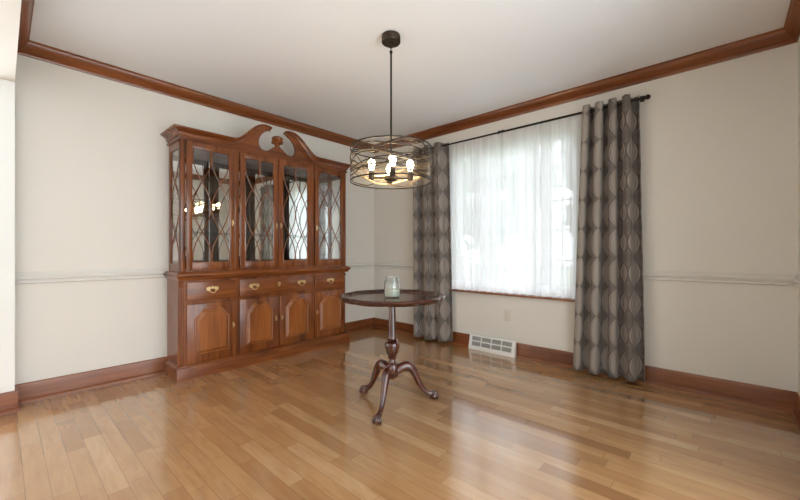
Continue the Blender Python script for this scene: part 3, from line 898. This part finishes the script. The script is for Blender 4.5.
# profile extruded along y, standing against the baseboard
b_ = [(x-.0295 if x > -.01 else x-.012, z) for x, z in pv]
mb.prism([(x, z) for x, z in b_], VY0, VY1, .0)
mb.build('vent_housing', M['white_metal'], vent, 25)
def on_face(f_):   # f_ 0 at top .. 1 at foot
    x0, z0 = -.046, .146; x1, z1 = -.074, .014
    return x0+(x1-x0)*f_, z0+(z1-z0)*f_
for (fa, fb) in ((.10, .41), (.50, .81)):
    for k in range(4):
        ya = VY0+.028+k*(VY1-VY0-.056)/4+.006; yb = VY0+.028+(k+1)*(VY1-VY0-.056)/4-.006
        g = MB(); xa, za = on_face(fa); xb, zb = on_face(fb)
        nrm = Vector((-(za-zb), 0, -(xa-xb)*-1)).normalized()
        V = []
        for (x, z) in ((xa, za), (xb, zb)):
            for y in (ya, yb): V.append(Vector((x, y, z))+Vector((-.0012, 0, .0003)))
        bmv = [g.bm.verts.new(v) for v in V]; g.bm.faces.new((bmv[0], bmv[1], bmv[3], bmv[2]))
        bmesh.ops.solidify(g.bm, geom=g.bm.faces[:], thickness=.0008)
        sl = g.build('slot', M['dark_void'], vent)
        lv = MB()
        for q in range(5):
            f0 = fa+(fb-fa)*(q+.5)/5; x, z = on_face(f0)
            lv.tube([(x-.002, ya, z), (x-.002, yb, z)], .0016, 6)
        lv.build('louvre', M['white_metal'], sl)

OY, OZ = -1.890, .381
out = thing('wall_outlet', 'ivory duplex wall outlet below the window', 'outlet', (0, OY, OZ))
mb = MB(); mb.box(-.006, -.0003, OY-.036, OY+.036, OZ-.058, OZ+.058, .003); mb.build('cover_plate', M['plate'], out)
for s_ in (-1, 1):
    mb = MB(); zc = OZ+s_*.021
    mb.prism([(OY-.016, zc-.010), (OY-.010, zc-.014), (OY+.010, zc-.014), (OY+.016, zc-.010), (OY+.016, zc+.010), (OY+.010, zc+.014), (OY-.010, zc+.014), (OY-.016, zc+.010)], -.0075, -.005, axis='x')
    rc = mb.build('receptacle', M['plate'], out)
    mb = MB()
    for q in (-1, 1): mb.box(-.0079, -.0073, OY+q*.0065-.0012, OY+q*.0065+.0012, zc-.003, zc+.006)
    mb.build('slot', M['plate_dark'], rc)

# ------------------------------------------------------------------ outdoors
lw = MB(); lw.box(.5, 40, -30, 30, -.75, -.6); g = lw.build('lawn', M['grass']); struct(g)
def tree(x, y, h, cr, label, mat, seed):
    r_ = random.Random(seed)
    root = thing('garden_tree', label, 'tree', (x, y, -.6), 'trees outside the window')
    mb = MB(); mb.tube([(x, y, -.6), (x+.05, y+.04, h*.3), (x, y-.05, h*.7)], [.14, .11, .05], 8)
    for k in range(5):
        a = r_.uniform(0, 6.28); z = h*r_.uniform(.3, .55)
        mb.tube([(x, y, z), (x+cr*.6*math.cos(a), y+cr*.6*math.sin(a), z+h*.25)], [.05, .02], 6)
    mb.build('trunk', M['bark'], root)
    fm = MB()
    blobs = [(x+cr*r_.uniform(-.6, .6), y+cr*r_.uniform(-.6, .6), h*r_.uniform(.40, 1.0), cr*r_.uniform(.3, .5)) for _ in range(14)]
    for (bx_, by_, bz_, br_) in blobs:
        for _ in range(230):
            d_ = Vector((r_.gauss(0, 1), r_.gauss(0, 1), r_.gauss(0, 1))).normalized()
            p = Vector((bx_, by_, bz_))+d_*br_*r_.uniform(.75, 1.05)
            a = Vector((r_.gauss(0, 1), r_.gauss(0, 1), r_.gauss(0, 1))).normalized(); b2 = a.cross(d_).normalized()*.07; a2 = a*.13
            vs = [fm.bm.verts.new(q) for q in (p-a2, p+b2, p+a2, p-b2)]; fm.bm.faces.new(vs)
    fm.build('foliage', mat, root)
tree(7.0, 1.9, 3.9, 1.6, 'green leafy tree outside, seen through the middle of the sheer curtain', M['leaf'], 5)
tree(6.0, -1.9, 4.4, 1.5, 'dark leafy tree outside, seen through the sheer beside the right drape', M['leaf2'], 9)

# ------------------------------------------------------------------ light
w = bpy.data.worlds.new('overcast_sky'); sc.world = w; w.use_nodes = True
nt = w.node_tree; bg = nt.nodes['Background']
bg.inputs[0].default_value = (.87, .94, 1.0, 1); bg.inputs[1].default_value = 4.0

# ------------------------------------------------------------------ camera
cd = bpy.data.cameras.new('camera'); cam = bpy.data.objects.new('camera', cd); COL.objects.link(cam)
cd.sensor_fit = 'HORIZONTAL'; cd.sensor_width = 36.0; cd.lens = 36.0*F_PX/800
cd.shift_y = 1.4/800; cd.clip_start = .02
th = math.atan(326/F_PX)
fwd = Vector((math.cos(th), math.sin(th), 0))
cam.location = CAM
cam.rotation_euler = (PI/2, 0, math.atan2(fwd.y, fwd.x)-PI/2)
sc.camera = cam

vs = sc.view_settings
vs.view_transform = 'Standard'; vs.look = 'None'; vs.gamma = 1.0; vs.use_curve_mapping = False
vs.exposure = 0.76
cy = sc.cycles
cy.max_bounces = 10; cy.diffuse_bounces = 5; cy.glossy_bounces = 5; cy.transparent_max_bounces = 24; cy.transmission_bounces = 8
cy.caustics_reflective = False; cy.caustics_refractive = False; cy.sample_clamp_indirect = 6.0
